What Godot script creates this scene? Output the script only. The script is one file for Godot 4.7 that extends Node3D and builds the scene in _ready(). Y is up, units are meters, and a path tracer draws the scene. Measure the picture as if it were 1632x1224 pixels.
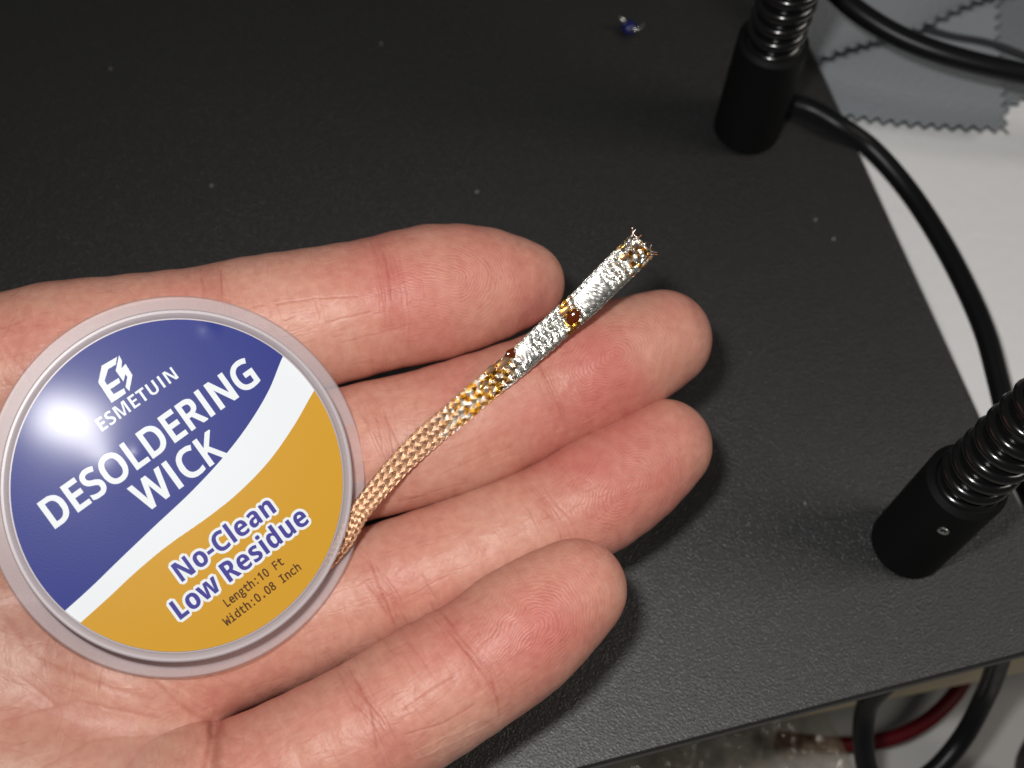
extends Node3D
# A hand holding a small reel of braided wick above a black work plate. Lengths below are millimetres; MM turns them into metres.

const MM := 0.001

# ---------------------------------------------------------------- helpers
class Geo:
	var v := PackedVector3Array()
	var n := PackedVector3Array()
	var c := PackedColorArray()
	var uv := PackedVector2Array()
	var ix := PackedInt32Array()
	func add(p: Vector3, nn: Vector3, col := Color.WHITE, t := Vector2.ZERO) -> int:
		v.append(p); n.append(nn); c.append(col); uv.append(t)
		return v.size() - 1
	func tri(a: int, b: int, d: int):
		ix.append(a); ix.append(b); ix.append(d)
	# a, b, d, e counter-clockwise seen from the front
	func quad(a: int, b: int, d: int, e: int):
		tri(a, d, b); tri(a, e, d)
	func mesh(scale := 0.001) -> ArrayMesh:
		var vv := PackedVector3Array()
		vv.resize(v.size())
		for i in v.size():
			vv[i] = v[i] * scale
		var a := []
		a.resize(Mesh.ARRAY_MAX)
		a[Mesh.ARRAY_VERTEX] = vv
		a[Mesh.ARRAY_NORMAL] = n
		a[Mesh.ARRAY_COLOR] = c
		a[Mesh.ARRAY_TEX_UV] = uv
		a[Mesh.ARRAY_INDEX] = ix
		var m := ArrayMesh.new()
		m.add_surface_from_arrays(Mesh.PRIMITIVE_TRIANGLES, a)
		return m
	# a swept round tube; pts in order, one radius each
	func tube(pts: PackedVector3Array, rad: PackedFloat32Array, sides: int, cols := PackedColorArray(), capped := true, up := Vector3.ZERO):
		var last_n := up
		var first := v.size()
		var cnt := pts.size()
		for i in cnt:
			var t := (pts[mini(i + 1, cnt - 1)] - pts[maxi(i - 1, 0)]).normalized()
			if last_n == Vector3.ZERO:
				last_n = t.cross(Vector3.UP if absf(t.y) < 0.9 else Vector3.RIGHT)
			last_n = (last_n - t * t.dot(last_n)).normalized()
			var b := t.cross(last_n)
			var col := cols[i] if cols.size() else Color.WHITE
			for k in sides:
				var th := TAU * k / sides
				var d := last_n * cos(th) + b * sin(th)
				add(pts[i] + d * rad[i], d, col, Vector2(float(k) / sides, float(i)))
		for i in cnt - 1:
			for k in sides:
				var k2 := (k + 1) % sides
				quad(first + i * sides + k, first + i * sides + k2, first + (i + 1) * sides + k2, first + (i + 1) * sides + k)
		if capped:
			for e in 2:
				var i := 0 if e == 0 else cnt - 1
				var t := (pts[1] - pts[0]).normalized() * -1.0 if e == 0 else (pts[cnt - 1] - pts[cnt - 2]).normalized()
				var col := cols[i] if cols.size() else Color.WHITE
				var mid := add(pts[i], t, col)
				var ring := []
				for k in sides:
					ring.append(add(v[first + i * sides + k], t, col))
				for k in sides:
					if e == 0: tri(mid, ring[k], ring[(k + 1) % sides])
					else: tri(mid, ring[(k + 1) % sides], ring[k])
	# a profile of (radius, height) turned about the axis z (or y); outside on the right going up
	func lathe(prof: PackedVector2Array, seg: int, about_y := false, smooth_deg := 40.0):
		var cnt := prof.size()
		for i in cnt - 1:
			var d := prof[i + 1] - prof[i]
			if d.length() < 1e-6: continue
			var fn := Vector2(d.y, -d.x).normalized()
			var na := fn
			var nb := fn
			if i > 0:
				var e := prof[i] - prof[i - 1]
				var g := Vector2(e.y, -e.x).normalized()
				if fn.dot(g) > cos(deg_to_rad(smooth_deg)): na = (fn + g).normalized()
			if i < cnt - 2:
				var e := prof[i + 2] - prof[i + 1]
				var g := Vector2(e.y, -e.x).normalized()
				if fn.dot(g) > cos(deg_to_rad(smooth_deg)): nb = (fn + g).normalized()
			var f0 := v.size()
			for k in seg + 1:
				var th := TAU * k / seg
				for e in 2:
					var p := prof[i + e]
					var q := na if e == 0 else nb
					if about_y: add(Vector3(p.x * cos(th), p.y, -p.x * sin(th)), Vector3(q.x * cos(th), q.y, -q.x * sin(th)))
					else: add(Vector3(p.x * cos(th), p.x * sin(th), p.y), Vector3(q.x * cos(th), q.x * sin(th), q.y))
			for k in seg:
				quad(f0 + 2 * k, f0 + 2 * k + 2, f0 + 2 * k + 3, f0 + 2 * k + 1)
	func box(lo: Vector3, hi: Vector3, bev := 0.4):
		# a box with chamfered edges
		var ctr := (lo + hi) / 2.0
		var hf := (hi - lo) / 2.0
		for ax in 3:
			for s in [-1.0, 1.0]:
				var nn := Vector3.ZERO; nn[ax] = s
				var u := (ax + 1) % 3
				var w := (ax + 2) % 3
				var q := []
				for cc in [[-1.0, -1.0], [1.0, -1.0], [1.0, 1.0], [-1.0, 1.0]]:
					var p := Vector3.ZERO
					p[ax] = s * hf[ax]; p[u] = cc[0] * (hf[u] - bev); p[w] = cc[1] * (hf[w] - bev)
					q.append(add(ctr + p, nn))
				if s > 0: quad(q[0], q[1], q[2], q[3])
				else: quad(q[3], q[2], q[1], q[0])
		for ax in 3:
			var u := (ax + 1) % 3
			var w := (ax + 2) % 3
			for su in [-1.0, 1.0]:
				for sw in [-1.0, 1.0]:
					var nn := Vector3.ZERO; nn[u] = su; nn[w] = sw
					nn = nn.normalized()
					var q := []
					for sa in [-1.0, 1.0]:
						var a := Vector3.ZERO; a[ax] = sa * (hf[ax] - bev); a[u] = su * hf[u]; a[w] = sw * (hf[w] - bev)
						var b := a; b[u] = su * (hf[u] - bev); b[w] = sw * hf[w]
						q.append(add(ctr + a, nn)); q.append(add(ctr + b, nn))
					if su * sw > 0: quad(q[0], q[1], q[3], q[2])
					else: quad(q[2], q[3], q[1], q[0])
		for sx in [-1.0, 1.0]:
			for sy in [-1.0, 1.0]:
				for sz in [-1.0, 1.0]:
					var nn := Vector3(sx, sy, sz).normalized()
					var q := []
					for ax in 3:
						var p := Vector3(sx * (hf.x - bev), sy * (hf.y - bev), sz * (hf.z - bev))
						p[ax] = (sx if ax == 0 else sy if ax == 1 else sz) * hf[ax]
						q.append(add(ctr + p, nn))
					if sx * sy * sz > 0: tri(q[0], q[2], q[1])
					else: tri(q[0], q[1], q[2])

func put(called: String, g, m: Material, parent: Node = null, at := Vector3.ZERO) -> MeshInstance3D:
	var o := MeshInstance3D.new()
	o.name = called
	o.mesh = g.mesh() if g is Geo else g
	o.material_override = m
	o.position = at * MM
	o.cast_shadow = GeometryInstance3D.SHADOW_CASTING_SETTING_ON
	(parent if parent else self).add_child(o, true)
	return o

func thing(called: String, at := Vector3.ZERO) -> Node3D:
	var o := Node3D.new()
	o.name = called
	o.position = at * MM
	add_child(o, true)
	return o

func tag(o: Node, label: String, category := "", group := "", kind := ""):
	o.set_meta("label", label)
	if category: o.set_meta("category", category)
	if group: o.set_meta("group", group)
	if kind: o.set_meta("kind", kind)

func mat(col: Color, rough := 0.5, metal := 0.0, spec := 0.5) -> StandardMaterial3D:
	var m := StandardMaterial3D.new()
	m.albedo_color = col.linear_to_srgb()
	m.roughness = rough
	m.metallic = metal
	m.metallic_specular = spec
	return m

func noise_tex(seed_: int, freq: float, oct: int, size := 1024, kind := FastNoiseLite.TYPE_SIMPLEX_SMOOTH) -> ImageTexture:
	var f := FastNoiseLite.new()
	f.seed = seed_; f.frequency = freq; f.noise_type = kind
	f.fractal_octaves = oct
	return ImageTexture.create_from_image(f.get_seamless_image(size, size))

func bump(m: StandardMaterial3D, t: Texture2D, cm: float, tile_mm: float):
	m.heightmap_enabled = true
	m.heightmap_texture = t
	m.heightmap_scale = cm
	m.uv1_triplanar = true
	m.uv1_scale = Vector3.ONE * (1000.0 / tile_mm)

func spline(ctrl: Array, step := 0.5) -> PackedVector3Array:
	var cv := Curve3D.new()
	cv.bake_interval = step
	for i in ctrl.size():
		var p: Vector3 = ctrl[i]
		var a: Vector3 = ctrl[maxi(i - 1, 0)]
		var b: Vector3 = ctrl[mini(i + 1, ctrl.size() - 1)]
		var d := (b - a) / 6.0
		if i > 0 and i < ctrl.size() - 1:
			var la := (p - a).length()
			var lb := (b - p).length()
			cv.add_point(p, -d * 2.0 * la / (la + lb), d * 2.0 * lb / (la + lb))
		else:
			cv.add_point(p, -d, d)
	return cv.get_baked_points()

func fill(n: int, x: float) -> PackedFloat32Array:
	var a := PackedFloat32Array()
	a.resize(n)
	a.fill(x)
	return a

func smin(a: float, b: float, k: float) -> float:
	var h := maxf(k - absf(a - b), 0.0) / k
	return minf(a, b) - h * h * k * 0.25

# the palm's frame: x along the middle finger, y towards the index finger, z out of the palm
var palm_at := Transform3D(Basis(Vector3(0.97177, -0.15408, 0.17872), Vector3(0.22276, 0.3501, -0.90982), Vector3(0.07762, 0.92395, 0.37456)).orthonormalized(), Vector3(-58.715, 49.792, 28.834) * MM)

# ---------------------------------------------------------------- scene
func _ready():
	# camera
	var cam := Camera3D.new()
	cam.name = "camera"
	cam.transform = Transform3D(Basis(Vector3(0.9659, 0.0466, 0.2545), Vector3(0.2056, 0.4591, -0.8643), Vector3(-0.1572, 0.8872, 0.4339)).orthonormalized(), Vector3(-41.098, 232.0, 113.469) * MM)
	cam.fov = 30.75
	cam.near = 0.01
	cam.far = 20.0
	add_child(cam)
	cam.current = true
	# surroundings: a dim room
	var we := WorldEnvironment.new()
	we.name = "surroundings"
	var env := Environment.new()
	env.background_mode = Environment.BG_COLOR
	env.background_color = Color(0.042, 0.041, 0.040).linear_to_srgb()
	env.tonemap_mode = Environment.TONE_MAPPER_LINEAR
	env.tonemap_exposure = 1.0
	env.sdfgi_enabled = true
	env.ssao_enabled = true
	env.ssil_enabled = true
	we.environment = env
	var lens := CameraAttributesPhysical.new()
	lens.frustum_focal_length = 8.0
	lens.exposure_aperture = 3.5
	lens.frustum_focus_distance = 0.203
	we.camera_attributes = lens
	add_child(we)
	# the camera's flash, up and left of the lens
	var flash := AreaLight3D.new()
	flash.name = "flash"
	flash.area_size = Vector2(0.015, 0.009)
	flash.light_energy = 0.043
	flash.light_color = Color(1.0, 0.99, 0.985)
	flash.shadow_enabled = true
	flash.area_range = 3.0
	flash.transform = Transform3D(cam.transform.basis, cam.position + cam.basis.x * -0.018 + cam.basis.y * 0.026).looking_at(Vector3(-0.01, 0.02, 0.01), Vector3.UP)
	add_child(flash)
	# the room's lamp, off to the right
	var lamp := AreaLight3D.new()
	lamp.name = "room_lamp"
	lamp.area_size = Vector2(0.5, 0.5)
	lamp.light_energy = 0.48
	lamp.light_color = Color(1.0, 0.97, 0.93)
	lamp.shadow_enabled = true
	lamp.area_range = 6.0
	lamp.look_at_from_position(Vector3(0.9, 1.0, 0.35), Vector3.ZERO, Vector3.UP)
	add_child(lamp)

	build_setting()
	build_goosenecks()
	build_cables()
	build_cloths()
	build_below()
	build_small()
	build_hand()
	build_spool()
	build_wick()

# ---------------------------------------------------------------- table, plate
func build_setting():
	var fl_n := FastNoiseLite.new()
	fl_n.seed = 3; fl_n.frequency = 0.30; fl_n.fractal_octaves = 2; fl_n.noise_type = FastNoiseLite.TYPE_VALUE_CUBIC
	var grain := ImageTexture.create_from_image(fl_n.get_image(2048, 2048))
	var pm := mat(Color(0.0065, 0.0064, 0.0061), 0.47, 0.0, 1.0)
	pm.clearcoat_enabled = true
	pm.clearcoat = 0.4
	pm.clearcoat_roughness = 0.5
	bump(pm, grain, 0.014, 115.0)
	var g := Geo.new()
	g.box(Vector3(-260, -3, -330), Vector3(84.2, 0, 71.57), 0.5)
	var plate := put("work_plate", g, pm)
	tag(plate, "black textured metal plate under the hand with two gooseneck arms on it", "plate")
	# desk: white top whose front edge carries a cream band
	var desk := thing("desk", Vector3(0, -55, 0))
	var g2 := Geo.new()
	g2.box(Vector3(-700, 0, -700), Vector3(700, 44, 58.2), 0.5)
	var wm := mat(Color(0.86, 0.865, 0.86), 0.5)
	bump(wm, noise_tex(8, 0.02, 3), 0.01, 120.0)
	put("desk_top", g2, wm, desk, Vector3.ZERO)
	var g3 := Geo.new()
	g3.box(Vector3(-700, -0.5, 0), Vector3(700, 43.5, 1.2), 0.3)
	var e := put("edge_band", g3, mat(Color(0.66, 0.55, 0.36), 0.6), desk, Vector3(0, 0, 58.4))
	desk.rotation.y = deg_to_rad(-3.2)
	desk.position = Vector3(0, -55, 0) * MM
	tag(desk, "white desk with a cream front edge lying under the black plate", "desk")
	e.set_meta("label", "cream edge band along the desk front")
	# the floor of the shelf below
	var gf := Geo.new()
	gf.box(Vector3(-900, -3, -900), Vector3(900, 0, 900), 0.5)
	var fm := mat(Color(0.36, 0.36, 0.35), 0.6)
	var fl := put("floor", gf, fm, null, Vector3(0, -80, 0))
	tag(fl, "pale grey shelf floor below the desk front", "", "", "structure")

# ---------------------------------------------------------------- gooseneck arms
func build_goosenecks():
	var sm := mat(Color(0.005, 0.005, 0.005), 0.6, 0.0, 0.25)
	var cm := mat(Color(0.006, 0.006, 0.006), 0.18, 0.0, 0.6)
	for w in 2:
		var at := Vector3(62.8, 0, -46.5) if w == 0 else Vector3(60.9, -0.35, 47.6)
		var o := thing("gooseneck_arm", at)
		var g := Geo.new()
		var r := 6.9
		g.lathe(PackedVector2Array([Vector2(0, 0), Vector2(r - 0.8, 0), Vector2(r, 0.8), Vector2(r, 27.2), Vector2(r - 0.9, 28), Vector2(5.6, 28), Vector2(5.4, 26), Vector2(0, 26)]), 64, true)
		put("socket", g, sm, o)
		# a helical hose
		var axis := [Vector3(0, 25, 0), Vector3(0, 36, 0), Vector3(1.0, 52, -1), Vector3(8, 95, -6), Vector3(40, 150, -20), Vector3(90, 180, -30)] if w == 0 else [Vector3(0, 25, 0), Vector3(0.5, 36, 0), Vector3(4, 55, -1), Vector3(16, 90, -4), Vector3(60, 135, -10), Vector3(110, 150, -16)]
		var pts := spline(axis, 0.25)
		var core := Geo.new()
		core.tube(pts, fill(pts.size(), 4.45), 20)
		put("hose_core", core, cm, o)
		var helix := PackedVector3Array()
		var pitch := 3.55
		var s := 0.0
		var nrm := Vector3(1, 0, 0)
		for i in range(0, pts.size() - 1):
			var t := (pts[i + 1] - pts[i]).normalized()
			nrm = (nrm - t * t.dot(nrm)).normalized()
			var b := t.cross(nrm)
			var ds := pts[i].distance_to(pts[i + 1])
			for k in 2:
				var a := TAU * (s + ds * k / 2.0) / pitch
				helix.append(pts[i].lerp(pts[i + 1], k / 2.0) + (nrm * cos(a) + b * sin(a)) * 4.55)
			s += ds
		var hg := Geo.new()
		hg.tube(helix, fill(helix.size(), 1.2), 10)
		put("coil", hg, cm, o)
		var cg := Geo.new()
		cg.lathe(PackedVector2Array([Vector2(0, 0), Vector2(5.5, 0), Vector2(6.2, 0.6), Vector2(6.2, 6), Vector2(0, 6.5)]), 32, true)
		var cap := put("end_cap", cg, sm, o)
		var last := pts[pts.size() - 1]
		var d := (last - pts[pts.size() - 8]).normalized()
		cap.transform = Transform3D(Basis(Quaternion(Vector3.UP, d)), last * MM)
		if w == 1:
			o.rotation.z = deg_to_rad(-4.0)
			# a grub screw near the top of the socket, facing the viewer
			var q := Geo.new()
			q.lathe(PackedVector2Array([Vector2(0, 0.1), Vector2(0.45, 0.1), Vector2(0.5, 0.35), Vector2(0.95, 0.45), Vector2(1.05, 0.0)]), 20)
			var dirv := Vector3(-0.62, 0, 0.78).normalized()
			var sc := put("set_screw", q, mat(Color(0.5, 0.5, 0.5), 0.3, 1.0), o)
			sc.transform = Transform3D(Basis(Quaternion(Vector3.BACK, dirv)), (Vector3(0, 21.5, 0) + dirv * 6.65) * MM)
			tag(o, "black gooseneck arm on the plate with a small bright set screw in its socket", "gooseneck arm", "gooseneck arms standing on the plate")
		else:
			tag(o, "black gooseneck arm on the plate beside the grey cloths, with a cable behind its socket", "gooseneck arm", "gooseneck arms standing on the plate")

# ---------------------------------------------------------------- cables
func cable(called: String, ctrl: Array, r: float, m: Material, label: String):
	var pts := spline(ctrl, 1.0)
	var g := Geo.new()
	g.tube(pts, fill(pts.size(), r), 20)
	var o := put(called, g, m)
	tag(o, label, "cable", "black cables around the plate")

func build_cables():
	var m := mat(Color(0.006, 0.006, 0.007), 0.36, 0.0, 0.35)
	cable("black_cable", [Vector3(66.5, 3.2, -52), Vector3(71, 3.0, -49.8), Vector3(76.4, 2.8, -46.8), Vector3(81, 2.4, -41.8), Vector3(86.8, 0.2, -36), Vector3(91.2, -1.6, -26.3), Vector3(93.3, -2.0, -14.7), Vector3(94, -2, -2.2), Vector3(93.6, -2, 9.5), Vector3(92.2, -2.5, 19.1), Vector3(91, -3, 26), Vector3(89.5, -5, 36), Vector3(92, -8.6, 50), Vector3(93, -8.6, 60), Vector3(94, -14, 70), Vector3(96, -45, 76), Vector3(100, -77, 86), Vector3(130, -77.5, 110)], 2.15, m,
		"black cable running from behind the upper gooseneck socket over the plate edge")
	cable("black_cable", [Vector3(78, 16, -90), Vector3(82, 15, -78), Vector3(86.7, 14, -67), Vector3(90.4, 13.5, -60.1), Vector3(96.6, 13, -52.7), Vector3(104.9, 13, -45.8), Vector3(117.3, 13, -38.5), Vector3(130, 12, -33), Vector3(160, 4, -24), Vector3(200, -8, -20)], 2.3, m,
		"thick black cable crossing over the grey cloths")
	cable("black_cable", [Vector3(74, -6, 62), Vector3(75, -9, 66.6), Vector3(76.5, -17, 68.0), Vector3(78.5, -26, 69.0), Vector3(80, -36, 70.5), Vector3(76.3, -46, 76.0), Vector3(69.2, -50, 80.5), Vector3(61.8, -51, 82), Vector3(56, -48, 79.5), Vector3(54, -41, 74), Vector3(54.3, -32, 68), Vector3(55, -18, 66.6), Vector3(57, -7, 64)], 2.1, m,
		"black cable hanging in a loop below the front edge of the plate")
	cable("black_cable", [Vector3(108, -7.9, -76), Vector3(120, -7.9, -67), Vector3(128, -7.4, -62.5), Vector3(135, -7.4, -57), Vector3(146, -8.6, -48), Vector3(170, -9.5, -40)], 0.9, mat(Color(0.012, 0.012, 0.016), 0.6), "thin dark cord lying on the grey cloths near the corner")

# ---------------------------------------------------------------- cloths
# a sheet between four corners; zig: which edges are pinked
func cloth(called: String, c00: Vector3, c10: Vector3, c11: Vector3, c01: Vector3, wave: Callable, m: Material, label: String, tooth := 3.0, far_zig := true, side_zig := true):
	var g := Geo.new()
	var lu := (c10 - c00).length()
	var lv := (c01 - c00).length()
	var nu := int(round(lu / tooth)) * 2
	var nv := int(round(lv / tooth)) * 2
	var eu := (c10 - c00).normalized()
	var ev := (c01 - c00).normalized()
	var base := []
	for j in nv + 1:
		for i in nu + 1:
			var u := float(i) / nu
			var w := float(j) / nv
			var p := c00.lerp(c10, u).lerp(c01.lerp(c11, u), w)
			if j == 0 and i % 2 == 1: p += ev * tooth * 0.5
			if j == nv and far_zig and i % 2 == 1: p -= ev * tooth * 0.5
			if i == 0 and j % 2 == 1 and side_zig: p += eu * tooth * 0.5
			if i == nu and j % 2 == 1 and side_zig: p -= eu * tooth * 0.5
			p.y += wave.call(u, w)
			base.append(p)
	var row := nu + 1
	for side in 2:
		var f := g.v.size()
		for j in nv + 1:
			for i in nu + 1:
				var a: Vector3 = base[j * row + mini(i + 1, nu)] - base[j * row + maxi(i - 1, 0)]
				var b: Vector3 = base[mini(j + 1, nv) * row + i] - base[maxi(j - 1, 0) * row + i]
				var nn := a.cross(b).normalized()
				if nn.y < 0: nn = -nn
				g.add(base[j * row + i] + nn * (0.25 if side == 0 else -0.25), nn if side == 0 else -nn, Color.WHITE, Vector2(i, j))
		var flip := ((c10 - c00).cross(c01 - c00)).y > 0
		for j in nv:
			for i in nu:
				var q := [f + j * row + i, f + j * row + i + 1, f + (j + 1) * row + i + 1, f + (j + 1) * row + i]
				if (side == 0) == flip: g.quad(q[0], q[1], q[2], q[3])
				else: g.quad(q[3], q[2], q[1], q[0])
	# rim
	var ring := []
	for i in nu: ring.append(i)
	for j in nv: ring.append(j * row + nu)
	for i in nu: ring.append(nv * row + nu - i)
	for j in nv: ring.append((nv - j) * row)
	var tot := row * (nv + 1)
	for k in ring.size():
		var a: int = ring[k]
		var b: int = ring[(k + 1) % ring.size()]
		var d := (g.v[b] - g.v[a]).cross(Vector3.UP).normalized()
		var q := [g.add(g.v[a], d), g.add(g.v[b], d), g.add(g.v[b + tot], d), g.add(g.v[a + tot], d)]
		g.quad(q[0], q[1], q[2], q[3])
	var o := put(called, g, m)
	tag(o, label, "cloth", "grey cleaning cloths on the desk")

func build_cloths():
	var fuzz := noise_tex(21, 0.09, 4, 512, FastNoiseLite.TYPE_VALUE_CUBIC)
	var m := mat(Color(0.28, 0.305, 0.325), 0.95, 0.0, 0.15)
	m.rim_enabled = true; m.rim = 0.25
	bump(m, fuzz, 0.025, 30.0)
	var m2 := mat(Color(0.22, 0.24, 0.255), 0.95, 0.0, 0.15)
	bump(m2, fuzz, 0.025, 30.0)
	# bottom cloth, out to the right
	cloth("cleaning_cloth", Vector3(118, -10.6, -42.5), Vector3(178, -10.6, -62), Vector3(150, -10.6, -140), Vector3(90, -10.6, -120), func(u, w): return 0.2 + 0.3 * sin(u * 9.0), m2,
		"lowest grey cloth, showing a pinked edge beside the white desk")
	# middle cloth with its corner towards the viewer
	cloth("cleaning_cloth", Vector3(66, -10.0, -58.5), Vector3(121.0, -9.2, -37.2), Vector3(150, -9.0, -108), Vector3(95, -9.0, -130), func(u, w): return 0.5 + 0.5 * sin(u * 7.0 + w * 3.0) + 1.0 + 2.5 * exp(-w * 10.0) * pow(absf(u - 0.3), 1.5) + 0.8 * sin(w * 14.0), m,
		"middle grey cloth with its zigzag corner pointing over the white desk")
	# top cloth
	cloth("cleaning_cloth", Vector3(76, -6.4, -58.8), Vector3(141.5, -6.4, -71.5), Vector3(150, -6.6, -150), Vector3(70, -6.6, -140), func(u, w): return 0.8 + 0.9 * sin(u * 8.0 + 1.0) + 1.5 * exp(-w * 14.0) + 3.5 * exp(-w * 9.0) * exp(-pow((u - 0.28) / 0.22, 2.0)) + 3.0 * exp(-pow((u - 0.72) / 0.18, 2.0)) * exp(-w * 7.0), m,
		"topmost grey cloth with a curled zigzag edge under the thick cable")

# ---------------------------------------------------------------- below the desk
func build_below():
	# a red strap
	var g := Geo.new()
	var pts := spline([Vector3(98, -66, 44), Vector3(95, -70, 56), Vector3(91.6, -72, 61.5), Vector3(83.5, -73, 66.2), Vector3(75, -73.5, 68.4), Vector3(66, -74, 68.2), Vector3(58, -75, 66), Vector3(48, -76, 62)], 0.8)
	g.tube(pts, fill(pts.size(), 1.8), 16)
	var o := put("red_cord", g, mat(Color(0.07, 0.003, 0.006), 0.45, 0.0, 0.25))
	tag(o, "dark red cord curving below the front of the desk", "cord")
	# a crumpled clear bag
	var f := FastNoiseLite.new()
	f.seed = 5; f.frequency = 0.06; f.noise_type = FastNoiseLite.TYPE_CELLULAR; f.fractal_octaves = 3
	f.cellular_return_type = FastNoiseLite.RETURN_DISTANCE2_SUB
	var b := Geo.new()
	var nx := 90
	var nz := 60
	for j in nz + 1:
		for i in nx + 1:
			var u := float(i) / nx * 2.0 - 1.0
			var w := float(j) / nz * 2.0 - 1.0
			var rim := (1.0 - pow(absf(u), 4.0)) * (1.0 - pow(absf(w), 4.0))
			b.add(Vector3(u * 25.0 + 3.0 * w, rim * (14.0 + 9.0 * f.get_noise_2d(i * 1.0, j * 1.0) + 5.0 * f.get_noise_2d(i * 3.1 + 50, j * 3.1)), w * 24.0), Vector3.UP)
	for j in nz:
		for i in nx:
			var q := j * (nx + 1) + i
			b.quad(q, q + nx + 1, q + nx + 2, q + 1)
	var st := SurfaceTool.new()
	st.create_from(b.mesh(1.0), 0)
	var bm := StandardMaterial3D.new()
	bm.albedo_color = Color(0.55, 0.50, 0.42, 0.36)
	bm.transparency = BaseMaterial3D.TRANSPARENCY_ALPHA
	bm.roughness = 0.07
	bm.metallic_specular = 0.8
	bm.cull_mode = BaseMaterial3D.CULL_DISABLED
	# fresh normals from the crumpled heights
	for j in nz + 1:
		for i in nx + 1:
			var q := j * (nx + 1) + i
			var a: Vector3 = b.v[j * (nx + 1) + mini(i + 1, nx)] - b.v[j * (nx + 1) + maxi(i - 1, 0)]
			var c: Vector3 = b.v[mini(j + 1, nz) * (nx + 1) + i] - b.v[maxi(j - 1, 0) * (nx + 1) + i]
			b.n[q] = c.cross(a).normalized()
	var bag := put("plastic_bag", b, bm, null, Vector3(33, -62, 74))
	tag(bag, "crumpled clear plastic bag with bright glints below the desk front", "bag")

# ---------------------------------------------------------------- small things on the plate
func build_small():
	var o := thing("electronic_component", Vector3(46.4, 0, -77.2))
	var g := Geo.new()
	var prof := PackedVector2Array()
	for i in 17:
		var a := -PI / 2 + PI * i / 16.0
		prof.append(Vector2(2.0 * 0.85 * cos(a) if i > 0 and i < 16 else 0.0, 1.4 + 1.4 * sin(a)))
	g.lathe(prof, 32, true, 60.0)
	put("body", g, mat(Color(0.010, 0.014, 0.10), 0.3), o)
	var sm := mat(Color(0.75, 0.74, 0.70), 0.25, 1.0)
	var a1 := Geo.new()
	a1.tube(spline([Vector3(0.3, 1.6, 1.0), Vector3(0.6, 2.6, 1.9), Vector3(1.6, 2.4, 1.6), Vector3(3.0, 1.9, 0.4)], 0.2), fill(64, 0.42), 10)
	put("lead", a1, sm, o)
	var a2 := Geo.new()
	a2.tube(spline([Vector3(-0.8, 2.4, -0.6), Vector3(-1.4, 3.0, -1.0), Vector3(-1.9, 3.1, -1.8)], 0.2), fill(64, 0.4), 10)
	put("lead", a2, sm, o)
	tag(o, "tiny blue electronic component with silver leads at the far side of the plate", "electronic component")
	# specks of solder and dust
	var rng := RandomNumberGenerator.new()
	rng.seed = 44
	var spots := [
		[-47.1, -57.0, 0.42, "pale solder speck near the left end of the plate, above the index finger"],
		[4.2, -43.7, 0.4, "pale solder speck above the index fingertip, about a hand's width from the blue component"],
		[-6.4, -85.4, 0.36, "pale solder speck at the far edge, left of the blue component"],
		[69.2, -21.9, 0.42, "pale solder speck right of the wick tip, nearer the fingertip of two"],
		[71.1, -16.7, 0.55, "pale solder speck right of the wick tip, larger and nearer the plate edge"],
		[45.5, 35.9, 0.34, "pale solder speck beside the fingertips, left of the lower gooseneck socket"],
		[72.6, 67.0, 0.22, "pale solder speck by the front right corner of the plate"],
		[-62.7, -91.0, 0.3, "pale solder speck at the far left corner of the plate"],
		[28.2, 44.5, 0.25, "pale solder speck just right of the little fingertip"],
		[30.0, 58.0, 0.22, "pale solder speck on the plate near its front edge, right of the hand"],
	]
	var m := mat(Color(0.20, 0.19, 0.17), 0.55, 0.1)
	for s in spots:
		var q := Geo.new()
		var r: float = s[2] * 0.88
		var pr := PackedVector2Array([Vector2(0, -r * 0.3), Vector2(r * 0.9, 0), Vector2(r * rng.randf_range(0.5, 0.9), r * 0.6), Vector2(0, r * rng.randf_range(0.7, 1.0))])
		q.lathe(pr, 7, true, 10.0)
		var d := put("solder_speck", q, m, null, Vector3(s[0], 0, s[1]))
		d.scale = Vector3(rng.randf_range(0.8, 1.5), 1, rng.randf_range(0.7, 1.0))
		d.rotation.y = rng.randf() * TAU
		tag(d, s[3], "speck", "solder specks on the plate")

# ---------------------------------------------------------------- the hand
var sa: Array[Vector3] = []
var sb: Array[Vector3] = []
var sra := PackedFloat32Array()
var srb := PackedFloat32Array()
var sgrp := PackedInt32Array()
var sab: Array[Vector3] = []
var sinv := PackedFloat32Array()
const GRPS := 6

func seg(a: Vector3, ra: float, b: Vector3, rb: float, grp: int):
	sa.append(a); sb.append(b); sab.append(b - a); sinv.append(1.0 / (b - a).length_squared()); sra.append(ra); srb.append(rb); sgrp.append(grp)

func seg_d(i: int, p: Vector3) -> float:
	var a := sa[i]
	var ab := sb[i] - a
	var ap := p - a
	var t := clampf(ap.dot(ab) / ab.length_squared(), 0.0, 1.0)
	return (ap - ab * t).length() - lerpf(sra[i], srb[i], t)

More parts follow.
